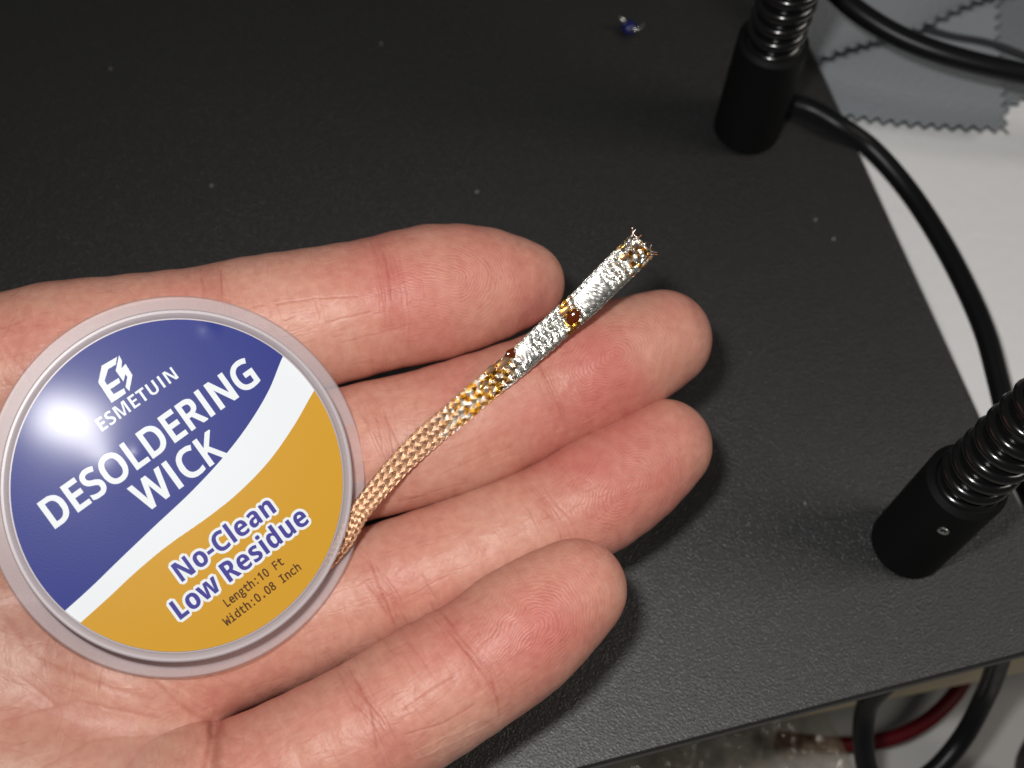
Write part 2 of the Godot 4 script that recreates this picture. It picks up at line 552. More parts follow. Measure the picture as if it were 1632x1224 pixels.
func field(p: Vector3, list: PackedInt32Array) -> float:
	var d0 := 30.0
	var d1 := 30.0
	var d2 := 30.0
	var d3 := 30.0
	var d4 := 30.0
	var d5 := 30.0
	for i in list:
		var ap := p - sa[i]
		var t := clampf(ap.dot(sab[i]) * sinv[i], 0.0, 1.0)
		var d := (ap - sab[i] * t).length() - sra[i] - (srb[i] - sra[i]) * t
		var q := sgrp[i]
		if q < 2:
			if q == 0: d0 = smin(d0, d, 0.5)
			else: d1 = smin(d1, d, 0.5)
		elif q < 4:
			if q == 2: d2 = smin(d2, d, 0.5)
			else: d3 = smin(d3, d, 0.5)
		elif q == 4: d4 = smin(d4, d, 7.0)
		else: d5 = smin(d5, d, 4.0)
	var f := minf(minf(d0, d1), minf(d2, d3))
	f = smin(f, smin(d4, d5, 8.0) + palm_in, 5.0)
	# the fold between the little finger and the palm
	if p.x > 2.0 and p.x < 10.0 and p.y < -31.0 and p.y > -50.0:
		var q := (p.x - 6.0 - (p.y + 36.0) * 0.16) / 0.9
		f += 1.5 * exp(-q * q) * smoothstep(-32.0, -35.0, p.y) * smoothstep(-14.0, -8.0, p.z)
	return f

# how far the palm draws back while the middle and little fingers are meshed
var palm_in := 0.0

const FINGERS := [
	[[53.3, 33.8, -15.5, 6.8], [46.7, 33.1, -15.2, 9.4], [38.6, 31.6, -15, 10.8], [29.6, 29.3, -15, 10.5], [19.8, 26.9, -16.2, 11.0], [10.3, 25.2, -17.3, 11.1], [3.7, 24.2, -17.6, 10.4], [-6.6, 22.0, -18, 11.1], [-18.5, 19.4, -18.4, 11.6], [-32.1, 15.0, -20, 11.9]],
	[[76.0, 25.0, -13, 8.1], [70.1, 22.2, -13, 9.3], [62.9, 18.8, -13.4, 10.0], [56.8, 16.1, -14, 9.6], [46.2, 11.5, -14.8, 10.4], [36.6, 8.3, -15.5, 10.5], [30.0, 6.7, -16, 10.6], [18.4, 3.6, -16, 10.6], [4.3, -0.9, -16, 10.9], [-9.5, -4.7, -18, 11.3]],
	[[75.5, 7.4, -11, 7.6], [70.4, 3.6, -11.5, 8.8], [64.3, -0.4, -12, 9.3], [58.3, -3.8, -12.6, 9.05], [48.4, -8.7, -13.4, 9.75], [38.5, -12.3, -14.2, 9.7], [29.8, -15.1, -15.4, 9.6], [19.6, -18.7, -17.4, 10.1], [8.5, -22.5, -18.4, 10.6], [-6.9, -27.5, -19, 11.2]],
	[[58.2, -14.9, -1.5, 7.6], [54.7, -17.5, -2, 8.7], [49.6, -21.3, -2.4, 9.7], [44.5, -25.1, -3.1, 9.6], [37.1, -29.3, -3.4, 10.1], [30.0, -33.7, -4.5, 10.0], [22.0, -38.1, -6, 10.2], [13.3, -42.5, -8, 10.5], [1.1, -47.9, -11, 11.2]],
]

# relief of the skin, painted on the palm plane at PX pixels per mm
const PX := 10.0
const TX0 := -65.0
const TY0 := -60.0
const TW := 1600
const TH := 1200
var relief := PackedFloat32Array()
var redden := PackedFloat32Array()

func stroke(p: PackedVector2Array, w: float, depth: float, red := 0.0):
	# a groove (depth > 0) or ridge along a polyline, mm
	var rad := int(ceil(w * 2.2 * PX))
	var step := maxf(w * 0.5, 0.06)
	var amp := 0.68 * depth * step / (w * 1.77)
	var ramp := 0.7 * red * step / (w * 1.77)
	for i in p.size() - 1:
		var l := p[i].distance_to(p[i + 1])
		var cnt := int(ceil(l / step))
		for k in cnt:
			var q := p[i].lerp(p[i + 1], float(k) / cnt)
			var fade := 1.0
			if i == 0: fade = minf(1.0, float(k) / cnt * 2.0 + 0.15)
			if i == p.size() - 2: fade = minf(fade, (1.0 - float(k) / cnt) * 2.0 + 0.15)
			var cx := (q.x - TX0) * PX
			var cy := (q.y - TY0) * PX
			var ix := int(cx)
			var iy := int(cy)
			if ix < rad + 1 or iy < rad + 1 or ix >= TW - rad - 1 or iy >= TH - rad - 1: continue
			var inv := 1.0 / (w * w * PX * PX)
			for y in range(iy - rad, iy + rad + 1):
				var dy := (y - cy) * (y - cy)
				for x in range(ix - rad, ix + rad + 1):
					var e := exp(-((x - cx) * (x - cx) + dy) * inv) * fade
					relief[y * TW + x] -= amp * e
					if red != 0.0: redden[y * TW + x] += ramp * e

func wavy(a: Vector2, b: Vector2, bow: float, rng: RandomNumberGenerator, jit := 0.25) -> PackedVector2Array:
	var out := PackedVector2Array()
	var n := maxi(4, int(a.distance_to(b) / 1.2))
	var side := (b - a).orthogonal().normalized()
	for i in n + 1:
		var t := float(i) / n
		out.append(a.lerp(b, t) + side * (bow * 4.0 * t * (1.0 - t) + rng.randf_range(-jit, jit)))
	return out

func build_hand():
	for k in 4:
		var st: Array = FINGERS[k]
		var dense := []
		for i in st.size() - 1:
			for e in 2:
				var q := Vector4.ZERO
				for ax in 4:
					q[ax] = cubic_interpolate(st[i][ax], st[i + 1][ax], st[maxi(i - 1, 0)][ax], st[mini(i + 2, st.size() - 1)][ax], e / 2.0)
				dense.append(q)
		dense.append(Vector4(st[-1][0], st[-1][1], st[-1][2], st[-1][3]))
		for i in dense.size() - 1:
			var a: Vector4 = dense[i]
			var b: Vector4 = dense[i + 1]
			seg(Vector3(a.x, a.y, a.z), a.w, Vector3(b.x, b.y, b.z), b.w, k)
	# palm: the metacarpals, the ball of the thumb, the heel of the hand
	seg(Vector3(-18, 18, -18.6), 11.0, Vector3(-82, 2, -24), 13.0, 4)
	seg(Vector3(-6, -4, -18.5), 11.0, Vector3(-85, -8, -25), 14.0, 4)
	seg(Vector3(-4, -27, -19.6), 11.0, Vector3(-85, -18, -25), 14.0, 4)
	seg(Vector3(1, -46, -12), 10.5, Vector3(-78, -32, -22), 14.5, 4)
	seg(Vector3(-78, -6, -20), 14.0, Vector3(-46, 8, -19), 12.0, 4)
	seg(Vector3(-85, -6, -25), 17.0, Vector3(-260, -40, -40), 25.0, 4)
	seg(Vector3(-85, -22, -25), 17.0, Vector3(-260, -62, -40), 25.0, 4)
	# the thumb, reaching away beyond the frame
	seg(Vector3(-60, 4, -19), 13.0, Vector3(-66, 36, -14), 11.5, 5)
	seg(Vector3(-66, 36, -14), 11.5, Vector3(-74, 62, -10), 10.5, 5)
	seg(Vector3(-74, 62, -10), 10.5, Vector3(-80, 84, -9), 8.0, 5)
	# two interleaved surface nets in one mesh, so that neighbouring fingers meet in a clean fold
	var g := Geo.new()
	palm_in = 0.0
	surface_net(g, Vector3(-282, -98, -72), Vector3(92, 98, 14), [1, 3])
	palm_in = 0.6
	surface_net(g, Vector3(-26, -66, -42), Vector3(92, 42, 14), [0, 2, 5])
	paint_skin()
	var data := PackedByteArray()
	data.resize(TW * TH)
	var col := PackedByteArray()
	col.resize(TW * TH * 3)
	for i in TW * TH:
		data[i] = clampi(int(140.0 + relief[i] * 400.0), 0, 255)
		var r := clampf(redden[i], -0.7, 1.3)
		col[i * 3] = int(225.0 * (1.0 - 0.13 * r))
		col[i * 3 + 1] = mini(255, int(225.0 * (1.0 - 0.25 * r)))
		col[i * 3 + 2] = mini(255, int(225.0 * (1.0 - 0.25 * r)))
	var m := mat(Color(1, 1, 1), 0.46, 0.0, 0.42)
	m.vertex_color_use_as_albedo = true
	m.albedo_texture = ImageTexture.create_from_image(Image.create_from_data(TW, TH, false, Image.FORMAT_RGB8, col))
	m.heightmap_enabled = true
	m.heightmap_texture = ImageTexture.create_from_image(Image.create_from_data(TW, TH, false, Image.FORMAT_L8, data))
	m.heightmap_scale = 255.0 / 400.0 * 0.1
	m.subsurf_scatter_enabled = true
	m.subsurf_scatter_strength = 0.2
	var o := put("hand", g, m)
	o.transform = palm_at
	tag(o, "open left hand, palm up, holding the reel above the black plate", "hand")

func surface_net(g: Geo, lo: Vector3, hi: Vector3, skip: Array):
	var cell := 0.62
	var B := 8
	var nb := Vector3i(((hi - lo) / (cell * B)).ceil())
	var nx := nb.x * B + 1
	var ny := nb.y * B + 1
	var nz := nb.z * B + 1
	var val := PackedFloat32Array()
	val.resize(nx * ny * nz)
	val.fill(50.0)
	var vid := PackedInt32Array()
	vid.resize(nx * ny * nz)
	vid.fill(-1)
	var active := []
	var lists := []
	var half := cell * B / 2.0
	var reach := half * 1.75
	for bz in nb.z:
		for by in nb.y:
			for bx in nb.x:
				var c := lo + (Vector3(bx, by, bz) * B) * cell + Vector3.ONE * half
				var list := PackedInt32Array()
				for i in sa.size():
					if skip.has(sgrp[i]): continue
					if seg_d(i, c) < reach + 6.0: list.append(i)
				if list.size() == 0: continue
				if absf(field(c, list)) > reach + 1.6: continue
				active.append(Vector3i(bx, by, bz) * B)
				lists.append(list)
				for z in B + 1:
					for y in B + 1:
						for x in B + 1:
							var at := ((bz * B + z) * ny + by * B + y) * nx + bx * B + x
							if val[at] > 49.0:
								val[at] = field(lo + Vector3(bx * B + x, by * B + y, bz * B + z) * cell, list)
	var mott := FastNoiseLite.new()
	mott.seed = 12; mott.frequency = 0.055; mott.fractal_octaves = 2
	var mott2 := FastNoiseLite.new()
	mott2.seed = 15; mott2.frequency = 0.35; mott2.fractal_octaves = 2
	var offs := [Vector3i(0, 0, 0), Vector3i(1, 0, 0), Vector3i(0, 1, 0), Vector3i(1, 1, 0), Vector3i(0, 0, 1), Vector3i(1, 0, 1), Vector3i(0, 1, 1), Vector3i(1, 1, 1)]
	var lin := PackedInt32Array()
	for o in offs: lin.append((o.z * ny + o.y) * nx + o.x)
	var edges := [[0, 1], [2, 3], [4, 5], [6, 7], [0, 2], [1, 3], [4, 6], [5, 7], [0, 4], [1, 5], [2, 6], [3, 7]]
	for k in active.size():
		var b: Vector3i = active[k]
		var list: PackedInt32Array = lists[k]
		for z in range(b.z, b.z + B):
			for y in range(b.y, b.y + B):
				for x in range(b.x, b.x + B):
					var at := (z * ny + y) * nx + x
					var inside := 0
					for i in 8:
						if val[at + lin[i]] < 0.0: inside += 1
					if inside == 0 or inside == 8: continue
					var sum := Vector3.ZERO
					var cnt := 0
					for e in edges:
						var va := val[at + lin[e[0]]]
						var vb := val[at + lin[e[1]]]
						if (va < 0.0) != (vb < 0.0):
							sum += Vector3(offs[e[0]]).lerp(Vector3(offs[e[1]]), va / (va - vb))
							cnt += 1
					var p := lo + (Vector3(x, y, z) + sum / cnt) * cell
					var nn := Vector3.ZERO
					for it in 1:
						var h := 0.15
						var d := field(p, list)
						nn = Vector3(field(p + Vector3(h, 0, 0), list) - field(p - Vector3(h, 0, 0), list), field(p + Vector3(0, h, 0), list) - field(p - Vector3(0, h, 0), list), field(p + Vector3(0, 0, h), list) - field(p - Vector3(0, 0, h), list)).normalized()
						p -= nn * clampf(d, -0.4, 0.4)
					vid[at] = g.add(p, nn, skin_tone(p, mott, mott2), Vector2((p.x - TX0) * PX / TW, (p.y - TY0) * PX / TH))
	for b in active:
		for z in range(b.z, b.z + B):
			for y in range(b.y, b.y + B):
				for x in range(b.x, b.x + B):
					var at := (z * ny + y) * nx + x
					var s := val[at] < 0.0
					if y > 0 and z > 0 and s != (val[at + 1] < 0.0):
						net(g, vid, at, nx, nx * ny, s)
					if x > 0 and z > 0 and s != (val[at + nx] < 0.0):
						net(g, vid, at, nx * ny, 1, s)
					if x > 0 and y > 0 and s != (val[at + nx * ny] < 0.0):
						net(g, vid, at, 1, nx, s)

func net(g: Geo, vid: PackedInt32Array, at: int, su: int, sv: int, s: bool):
	var a := vid[at]
	var b := vid[at - su]
	var c := vid[at - su - sv]
	var d := vid[at - sv]
	if a < 0 or b < 0 or c < 0 or d < 0: return
	if s: g.quad(a, b, c, d)
	else: g.quad(d, c, b, a)

func skin_tone(p: Vector3, mott: FastNoiseLite, mott2: FastNoiseLite) -> Color:
	var red := 0.0
	for k in 4:
		var st: Array = FINGERS[k]
		var pad := Vector3(st[2][0], st[2][1], p.z)
		red += 0.85 * exp(-p.distance_squared_to(pad) / 100.0)
		var root := Vector3(st[st.size() - 2][0], st[st.size() - 2][1], p.z)
		red += 0.35 * exp(-p.distance_squared_to(root) / 80.0)
	red += 0.65 * mott.get_noise_3d(p.x, p.y, p.z * 0.5) + 0.12 * mott2.get_noise_3d(p.x, p.y, p.z)
	red = clampf(red, -0.6, 1.0)
	var base := Color(0.82, 0.402, 0.296)
	var flush := Color(0.75, 0.255, 0.205)
	var pale := Color(0.88, 0.52, 0.40)
	return base.lerp(flush, red) if red > 0.0 else base.lerp(pale, -red)

func paint_skin():
	relief.resize(TW * TH)
	redden.resize(TW * TH)
	var rng := RandomNumberGenerator.new()
	rng.seed = 7
	# fine grain of the skin
	var f := FastNoiseLite.new()
	f.seed = 31; f.frequency = 0.16; f.fractal_octaves = 3; f.noise_type = FastNoiseLite.TYPE_SIMPLEX
	var im := f.get_image(TW, TH)
	var f2 := FastNoiseLite.new()
	f2.seed = 37; f2.frequency = 0.02; f2.fractal_octaves = 4
	var im2 := f2.get_image(TW, TH)
	var d1 := im.get_data()
	var d2 := im2.get_data()
	var f3 := FastNoiseLite.new()
	f3.seed = 41; f3.frequency = 0.045; f3.fractal_octaves = 3
	var d3 := f3.get_image(TW, TH).get_data()
	for i in TW * TH:
		relief[i] = (d1[i] - 128) * 0.00008 + (d2[i] - 128) * 0.0007
		redden[i] = 0.15 + (d3[i] - 128) * 0.0018 + (d1[i] - 128) * 0.0003
	for k in 4:
		var st: Array = FINGERS[k]
		var tip := Vector2(st[0][0], st[0][1])
		var a := Vector2(st[2][0], st[2][1])
		var ax := (tip - a).normalized()
		var px := ax.orthogonal()
		# whorl of the fingertip
		var x0 := maxi(0, int((a.x - 17.0 - TX0) * PX))
		var x1 := mini(TW, int((a.x + 22.0 - TX0) * PX))
		var y0 := maxi(0, int((a.y - 15.0 - TY0) * PX))
		var y1 := mini(TH, int((a.y + 20.0 - TY0) * PX))
		var c := a + ax * 3.0 + px * rng.randf_range(-1.0, 1.0)
		for y in range(y0, y1):
			for x in range(x0, x1):
				var q := Vector2(x / PX + TX0, y / PX + TY0) - c
				var u := q.dot(ax)
				var v := q.dot(px)
				var fd := exp(-(u * u / 110.0 + v * v / 60.0))
				if fd < 0.05: continue
				var wob := (d2[y * TW + x] - 128) * 0.0045
				var dist := 0.0
				if k == 0 or k == 3:
					# a loop: arches over the core, its legs running off to one side
					var w := v - (0.35 * (u + 1.5) if u < -1.5 else 0.0) * (1.0 if k == 0 else -1.0)
					dist = sqrt(w * w + pow(maxf(u + 1.5, 0.0), 2.0) * 0.8) + wob
				else:
					dist = sqrt(v * v * (1.15 if u > 0 else 1.4) + u * u * (0.75 if u > 0 else 0.45) + 0.25 * u * v) + wob
				var rg := sin(dist * TAU / 0.46)
				relief[y * TW + x] += 0.022 * fd * rg
				redden[y * TW + x] -= 0.17 * fd * rg
		# joints: soft bands with several thin creases across them
		for j in JOINTS[k]:
			var p := Vector2(j[0], j[1])
			var r: float = j[2]
			stroke(wavy(p - px * r * 0.9, p + px * r * 0.9, 0.0, rng), 1.5, 0.05, 0.22)
			for rep in 6:
				var off := ax * rng.randf_range(-2.2, 2.2)
				var l := rng.randf_range(0.35, 0.9) * r
				var sh := px * rng.randf_range(-0.3, 0.3) * r
				stroke(wavy(p + off + sh - px * l, p + off + sh + px * l, rng.randf_range(-0.8, 0.3), rng, 0.12), rng.randf_range(0.10, 0.2), rng.randf_range(0.02, 0.06), rng.randf_range(0.1, 0.3))
		# between the joints: fine lengthwise and crosswise lines
		for n in 420:
			var t := rng.randf_range(2.2, st.size() - 1.2)
			var i := int(t)
			var p := Vector2(st[i][0], st[i][1]).lerp(Vector2(st[i + 1][0], st[i + 1][1]), t - i)
			var dir := (Vector2(st[i][0], st[i][1]) - Vector2(st[i + 1][0], st[i + 1][1])).normalized()
			var q : Vector2 = p + dir.orthogonal() * rng.randf_range(-0.95, 0.95) * st[i][3]
			var l := rng.randf_range(1.0, 5.0)
			var dd := (dir if rng.randf() < 0.62 else dir.orthogonal()).rotated(rng.randf_range(-0.2, 0.2))
			var ridge := rng.randf() < 0.25
			stroke(wavy(q - dd * l * 0.5, q + dd * l * 0.5, rng.randf_range(-0.3, 0.3), rng, 0.07), rng.randf_range(0.08, 0.15), rng.randf_range(0.010, 0.034) * (-0.7 if ridge else 1.0), -0.18 if ridge else 0.16)
	# lines that can be told apart one by one
	for l in LINES:
		var soft := 0.6 if l[0][0].x < 7.0 and l[0][0].y < 22.0 else 1.0
		var p := PackedVector2Array()
		for i in l[0].size() - 1:
			p.append_array(wavy(l[0][i], l[0][i + 1], 0.0, rng, 0.1))
		stroke(p, l[1], l[2] * soft, l[3] * soft)
	# the palm's lines
	for n in 520:
		var q := Vector2(rng.randf_range(-40, 10), rng.randf_range(-55, 28))
		var l := rng.randf_range(1.5, 6.0)
		var dd := Vector2(1, 0).rotated(rng.randf_range(-0.6, 0.3) if rng.randf() < 0.6 else rng.randf_range(1.2, 2.0))
		var ridge := rng.randf() < 0.3
		stroke(wavy(q - dd * l * 0.5, q + dd * l * 0.5, rng.randf_range(-0.4, 0.4), rng, 0.1), rng.randf_range(0.09, 0.18), rng.randf_range(0.012, 0.04) * (-0.8 if ridge else 1.0), -0.2 if ridge else 0.18)

const JOINTS := [
	[[30.3, 30.5, 9.0], [4.5, 28.0, 8.0]],
	[[54.7, 16.6, 8.5], [30.3, 7.5, 9.0]],
	[[55.0, -4.0, 8.5], [30.0, -15.5, 9.0]],
	[[42.0, -25.5, 9.0], [26.3, -31.0, 9.5]],
]
# each: points, width, depth, redness
const LINES := [
	[[Vector2(29.4, 36.4), Vector2(30.1, 32.0), Vector2(30.5, 27.9)], 0.2, 0.09, 0.5], [[Vector2(41.8, 33.6), Vector2(42.2, 29.1)], 0.15, 0.03, 0.2],
	[[Vector2(13.2, 27.1), Vector2(19.2, 28.2), Vector2(25.8, 28.6)], 0.18, 0.08, 0.45], [[Vector2(20.7, 24.5), Vector2(27.9, 26.4)], 0.18, 0.08, 0.45], [[Vector2(14.6, 24.5), Vector2(16.6, 25.4)], 0.15, 0.06, 0.4],
	[[Vector2(5.3, 33.3), Vector2(5.6, 28.2)], 0.2, 0.09, 0.5], [[Vector2(19.2, 28.0), Vector2(20.2, 24.9)], 0.15, 0.05, 0.4], [[Vector2(2.2, 33.9), Vector2(2.8, 28.8)], 0.2, 0.07, 0.4], [[Vector2(23.3, 21.7), Vector2(34.1, 24.9)], 0.15, 0.05, 0.25],
	[[Vector2(27.9, -10.2), Vector2(29.8, -15.7), Vector2(32.1, -20.5)], 0.2, 0.10, 0.55], [[Vector2(35.5, -12.6), Vector2(37.6, -16.4)], 0.15, 0.05, 0.3], [[Vector2(28.7, -11.2), Vector2(31.3, -15.5)], 0.15, 0.05, 0.3], [[Vector2(50.3, -0.9), Vector2(53.2, -6.6)], 0.15, 0.04, 0.25], [[Vector2(32.4, -16.6), Vector2(39.8, -12.6)], 0.15, 0.05, 0.3],
	[[Vector2(29.7, 11.9), Vector2(30.6, 8.2), Vector2(31.6, 4.0)], 0.18, 0.07, 0.4], [[Vector2(28.6, 11.0), Vector2(29.7, 5.4)], 0.15, 0.05, 0.3], [[Vector2(53.5, 19.7), Vector2(55.9, 11.5)], 0.15, 0.04, 0.25], [[Vector2(38.0, 1.8), Vector2(46.6, 6.1)], 0.15, 0.04, 0.2], [[Vector2(32.4, -2.0), Vector2(43.8, 1.4)], 0.15, 0.04, 0.25],
	[[Vector2(36.9, -16.8), Vector2(39.3, -20.8), Vector2(43.6, -26.2), Vector2(45.7, -33.1)], 0.25, 0.07, 0.35], [[Vector2(31.3, -31.2), Vector2(35.1, -28.4), Vector2(38.7, -26.4)], 0.2, 0.09, 0.5], [[Vector2(31.6, -34.4), Vector2(37.0, -32.9), Vector2(41.8, -30.3)], 0.2, 0.09, 0.45], [[Vector2(24.3, -25.6), Vector2(26.9, -30.7), Vector2(27.9, -36.7)], 0.22, 0.08, 0.5], [[Vector2(23.0, -26.0), Vector2(25.2, -31.5)], 0.15, 0.05, 0.3],
	[[Vector2(32.0, -21.5), Vector2(35.6, -26.7)], 0.18, 0.05, 0.3], [[Vector2(32.6, -37.2), Vector2(42.7, -32.8)], 0.18, -0.05, -0.3], [[Vector2(33.5, -38.1), Vector2(44.1, -33.7)], 0.18, -0.05, -0.3],
	[[Vector2(6.4, -34.6), Vector2(2.5, -32.3), Vector2(-2.8, -27.4)], 0.35, 0.16, 0.7], [[Vector2(-4.0, -26.5), Vector2(1.5, -29.3), Vector2(6.0, -32.6)], 0.3, -0.09, -0.4], [[Vector2(-23.4, -18.0), Vector2(-18.2, -25.0), Vector2(-10.5, -27.7), Vector2(-1.9, -30.5)], 0.5, 0.16, 0.6], [[Vector2(-18.5, -16.3), Vector2(-15.8, -22.4)], 0.4, 0.10, 0.6],
	[[Vector2(-22.8, -32.6), Vector2(-13.0, -30.2), Vector2(-1.0, -33.1)], 0.3, 0.10, 0.45], [[Vector2(-17.6, -39.0), Vector2(-10.3, -35.4), Vector2(2.5, -34.9)], 0.25, 0.08, 0.4], [[Vector2(-25.0, 20.3), Vector2(-21.4, 15.5), Vector2(-18.7, 11.9)], 0.35, 0.12, 0.6], [[Vector2(-24.8, 15.4), Vector2(-21.3, 11.9)], 0.3, 0.08, 0.5], [[Vector2(-21.4, -26.6), Vector2(-15.4, -31.0)], 0.3, 0.10, 0.5],
]

# ---------------------------------------------------------------- the reel
func build_spool():
	var o := Node3D.new()
	o.name = "wick_reel"
	add_child(o)
	o.transform = palm_at * Transform3D(Basis(Vector3.RIGHT, deg_to_rad(1.2)) * Basis(Vector3.UP, deg_to_rad(2.4)) * Basis.from_scale(Vector3(0.975, 1, 1)), Vector3(0.72, 0.15, 0.3) * MM)
	var fr := mat(Color(0.60, 0.54, 0.56), 0.32, 0.0, 0.5)
	fr.transparency = BaseMaterial3D.TRANSPARENCY_ALPHA
	fr.albedo_color.a = 0.31
	var cap := Geo.new()
	cap.lathe(PackedVector2Array([Vector2(0, -2.2), Vector2(24.35, -2.2), Vector2(24.6, -1.95), Vector2(24.6, 0.5), Vector2(24.4, 0.72), Vector2(24.05, 0.72), Vector2(23.85, 0.55), Vector2(23.4, -0.3), Vector2(0, -0.3)]), 160)
	var cf: StandardMaterial3D = fr.duplicate()
	cf.albedo_color = Color(0.58, 0.52, 0.54, 0.66).linear_to_srgb()
	cf.albedo_color.a = 0.66
	put("top_cap", cap, cf, o)
	var fl := Geo.new()
	fl.lathe(PackedVector2Array([Vector2(0, -5.6), Vector2(27.1, -5.6), Vector2(27.35, -5.3), Vector2(27.35, -4.9), Vector2(27.1, -4.6), Vector2(0, -4.6)]), 160)
	put("bottom_flange", fl, fr, o)
	var hub := Geo.new()
	hub.lathe(PackedVector2Array([Vector2(13, -4.6), Vector2(13, -2.2)]), 64)
	put("hub", hub, fr, o)
	# label: a disc with a slight bow and a blister
	var lab := Geo.new()
	var R := 23.2
	var rings := 40
	var seg_n := 120
	var hgt := func(p: Vector2) -> float:
		var q := p.rotated(deg_to_rad(-37.0))
		var z := -0.12 + 0.0002 * p.length_squared()
		z += 0.10 * exp(-(p - Vector2(3.3, 22.2)).length_squared() / 1.3) + 0.035 * exp(-(p - Vector2(-5.8, 4.1)).length_squared() / 1.6)
		z += 0.05 * exp(-((q - Vector2(-6.5, 6.5)).length_squared()) / 14.0)
		return z
	for i in rings + 1:
		for k in seg_n:
			var th := TAU * k / seg_n
			var p := Vector2(cos(th), sin(th)) * R * i / rings
			var e := 0.2
			var nn := Vector3(-(hgt.call(p + Vector2(e, 0)) - hgt.call(p - Vector2(e, 0))) / (2 * e), -(hgt.call(p + Vector2(0, e)) - hgt.call(p - Vector2(0, e))) / (2 * e), 1.0).normalized()
			var q := p.rotated(deg_to_rad(-37.0))
			lab.add(Vector3(p.x, p.y, hgt.call(p)), nn, Color.WHITE, Vector2(0.5 + q.x / 47.4, 0.5 - q.y / 47.4))
	for i in rings:
		for k in seg_n:
			var k2 := (k + 1) % seg_n
			lab.quad(i * seg_n + k, (i + 1) * seg_n + k, (i + 1) * seg_n + k2, i * seg_n + k2)
	var lm := StandardMaterial3D.new()
	lm.albedo_texture = paint_label()
	lm.roughness = 0.36
	lm.metallic_specular = 0.21
	lm.clearcoat_enabled = true
	lm.clearcoat = 0.05
	lm.clearcoat_roughness = 0.12
	lm.heightmap_enabled = true
	lm.heightmap_texture = noise_tex(91, 0.16, 2)
	lm.heightmap_scale = 0.0007
	put("label_sticker", lab, lm, o)
	tag(o, "round translucent reel with a blue, white and amber label, lying on the palm", "reel")

const SIDE := 1280
var print_img: Image

func px(p: Vector2) -> Vector2:
	return Vector2((0.5 + p.x / 48.0) * SIDE, (0.5 - p.y / 48.0) * SIDE)

func fill_poly(polys: Array, col: Color):
	# even-odd scanline fill; polys in label mm
	var edges := []
	var y0 := 1e9
	var y1 := -1e9
	for poly in polys:
		var n: int = poly.size()
		for i in n:
			var a := px(poly[i])
			var b := px(poly[(i + 1) % n])
			y0 = minf(y0, a.y); y1 = maxf(y1, a.y)
			if a.y != b.y: edges.append([a, b])
	for y in range(maxi(0, int(y0)), mini(SIDE - 1, int(y1) + 1) + 1):
		var yc := y + 0.5
		var xs := []
		for e in edges:
			var a: Vector2 = e[0]
			var b: Vector2 = e[1]
			if (a.y <= yc) != (b.y <= yc): xs.append(a.x + (yc - a.y) / (b.y - a.y) * (b.x - a.x))
		xs.sort()
		for i in range(0, xs.size() - 1, 2):
			var l := int(round(xs[i]))
			var r := int(round(xs[i + 1]))
			if r > l: print_img.fill_rect(Rect2i(l, y, r - l, 1), col)

func area(p: PackedVector2Array) -> float:
	var s := 0.0
	for i in p.size():
		var b := p[(i + 1) % p.size()]
		s += p[i].x * b.y - p[i].y * b.x
	return s

func letters(text: String, face: String, weight: int, x0: float, x1: float, y: float, cap_h: float, col: Color, grow := 0.0, halo := 0.0, halo_col := Color.WHITE, ground := Color.BLACK):
	var fnt := SystemFont.new()
	fnt.font_names = PackedStringArray([face])
	fnt.font_weight = weight
	var ts := TextServerManager.get_primary_interface()
	var rid: RID = fnt.get_rids()[0]
	var S := 256
	var glyphs := []
	var pen := 0.0
	var left := 1e9
	var right := -1e9
	var top := 0.0
	for ch in text:
		var gi: int = ts.font_get_glyph_index(rid, S, ch.unicode_at(0), 0)
		var d: Dictionary = ts.font_get_glyph_contours(rid, S, gi)
		var start := 0
		var cs := []
		var pts: PackedVector3Array = d.get("points", PackedVector3Array())
		for e in d.get("contours", PackedInt32Array()):
			var c := PackedVector2Array()
			for i in range(start, e + 1):
				c.append(Vector2(pen + pts[i].x, -pts[i].y))
				left = minf(left, pen + pts[i].x); right = maxf(right, pen + pts[i].x)
			cs.append(c)
			start = e + 1
		if ch == "I" and face == "Droid Sans":
			# a plain upright, without serifs
			var half := S * (0.074 if weight > 500 else 0.048)
			var mid: float = pen + ts.font_get_glyph_advance(rid, S, gi).x * 0.5
			var hgt := 0.0
			for p in pts: hgt = maxf(hgt, absf(p.y))
			cs = [PackedVector2Array([Vector2(mid - half, 0), Vector2(mid + half, 0), Vector2(mid + half, hgt), Vector2(mid - half, hgt)])]
		glyphs.append(cs)
		pen += ts.font_get_glyph_advance(rid, S, gi).x
	var hi: Dictionary = ts.font_get_glyph_contours(rid, S, ts.font_get_glyph_index(rid, S, "E".unicode_at(0), 0))
	for p in hi.points: top = maxf(top, absf(p.y))
	var ky := cap_h / top
	var kx := (x1 - x0) / (right - left)
	for layer in 2:
		if layer == 0 and halo == 0.0: continue
		for cs in glyphs:
			if cs.size() == 0: continue
			var polys := []
			var big := 0.0
			var shapes := []
			for c in cs:
				var t := PackedVector2Array()
				for p in c: t.append(Vector2(x0 + (p.x - left) * kx, y + p.y * ky))
				shapes.append(t)
				var ar := area(t)
				if absf(ar) > absf(big): big = ar
			for t in shapes:
				var ar := area(t)
				var d := grow + (halo if layer == 0 else 0.0)
				var tt: PackedVector2Array = t
				if ar < 0: tt.reverse()
				var hole := ar * big < 0
				var res := [tt]
				if d != 0.0:
					res = Geometry2D.offset_polygon(tt, -d if hole else d, Geometry2D.JOIN_ROUND if layer == 0 else Geometry2D.JOIN_MITER)
				if layer == 0:
					for r in res: fill_poly([r], ground if hole else halo_col)
				else:
					for r in res: polys.append(r)
			if layer == 1: fill_poly(polys, col)

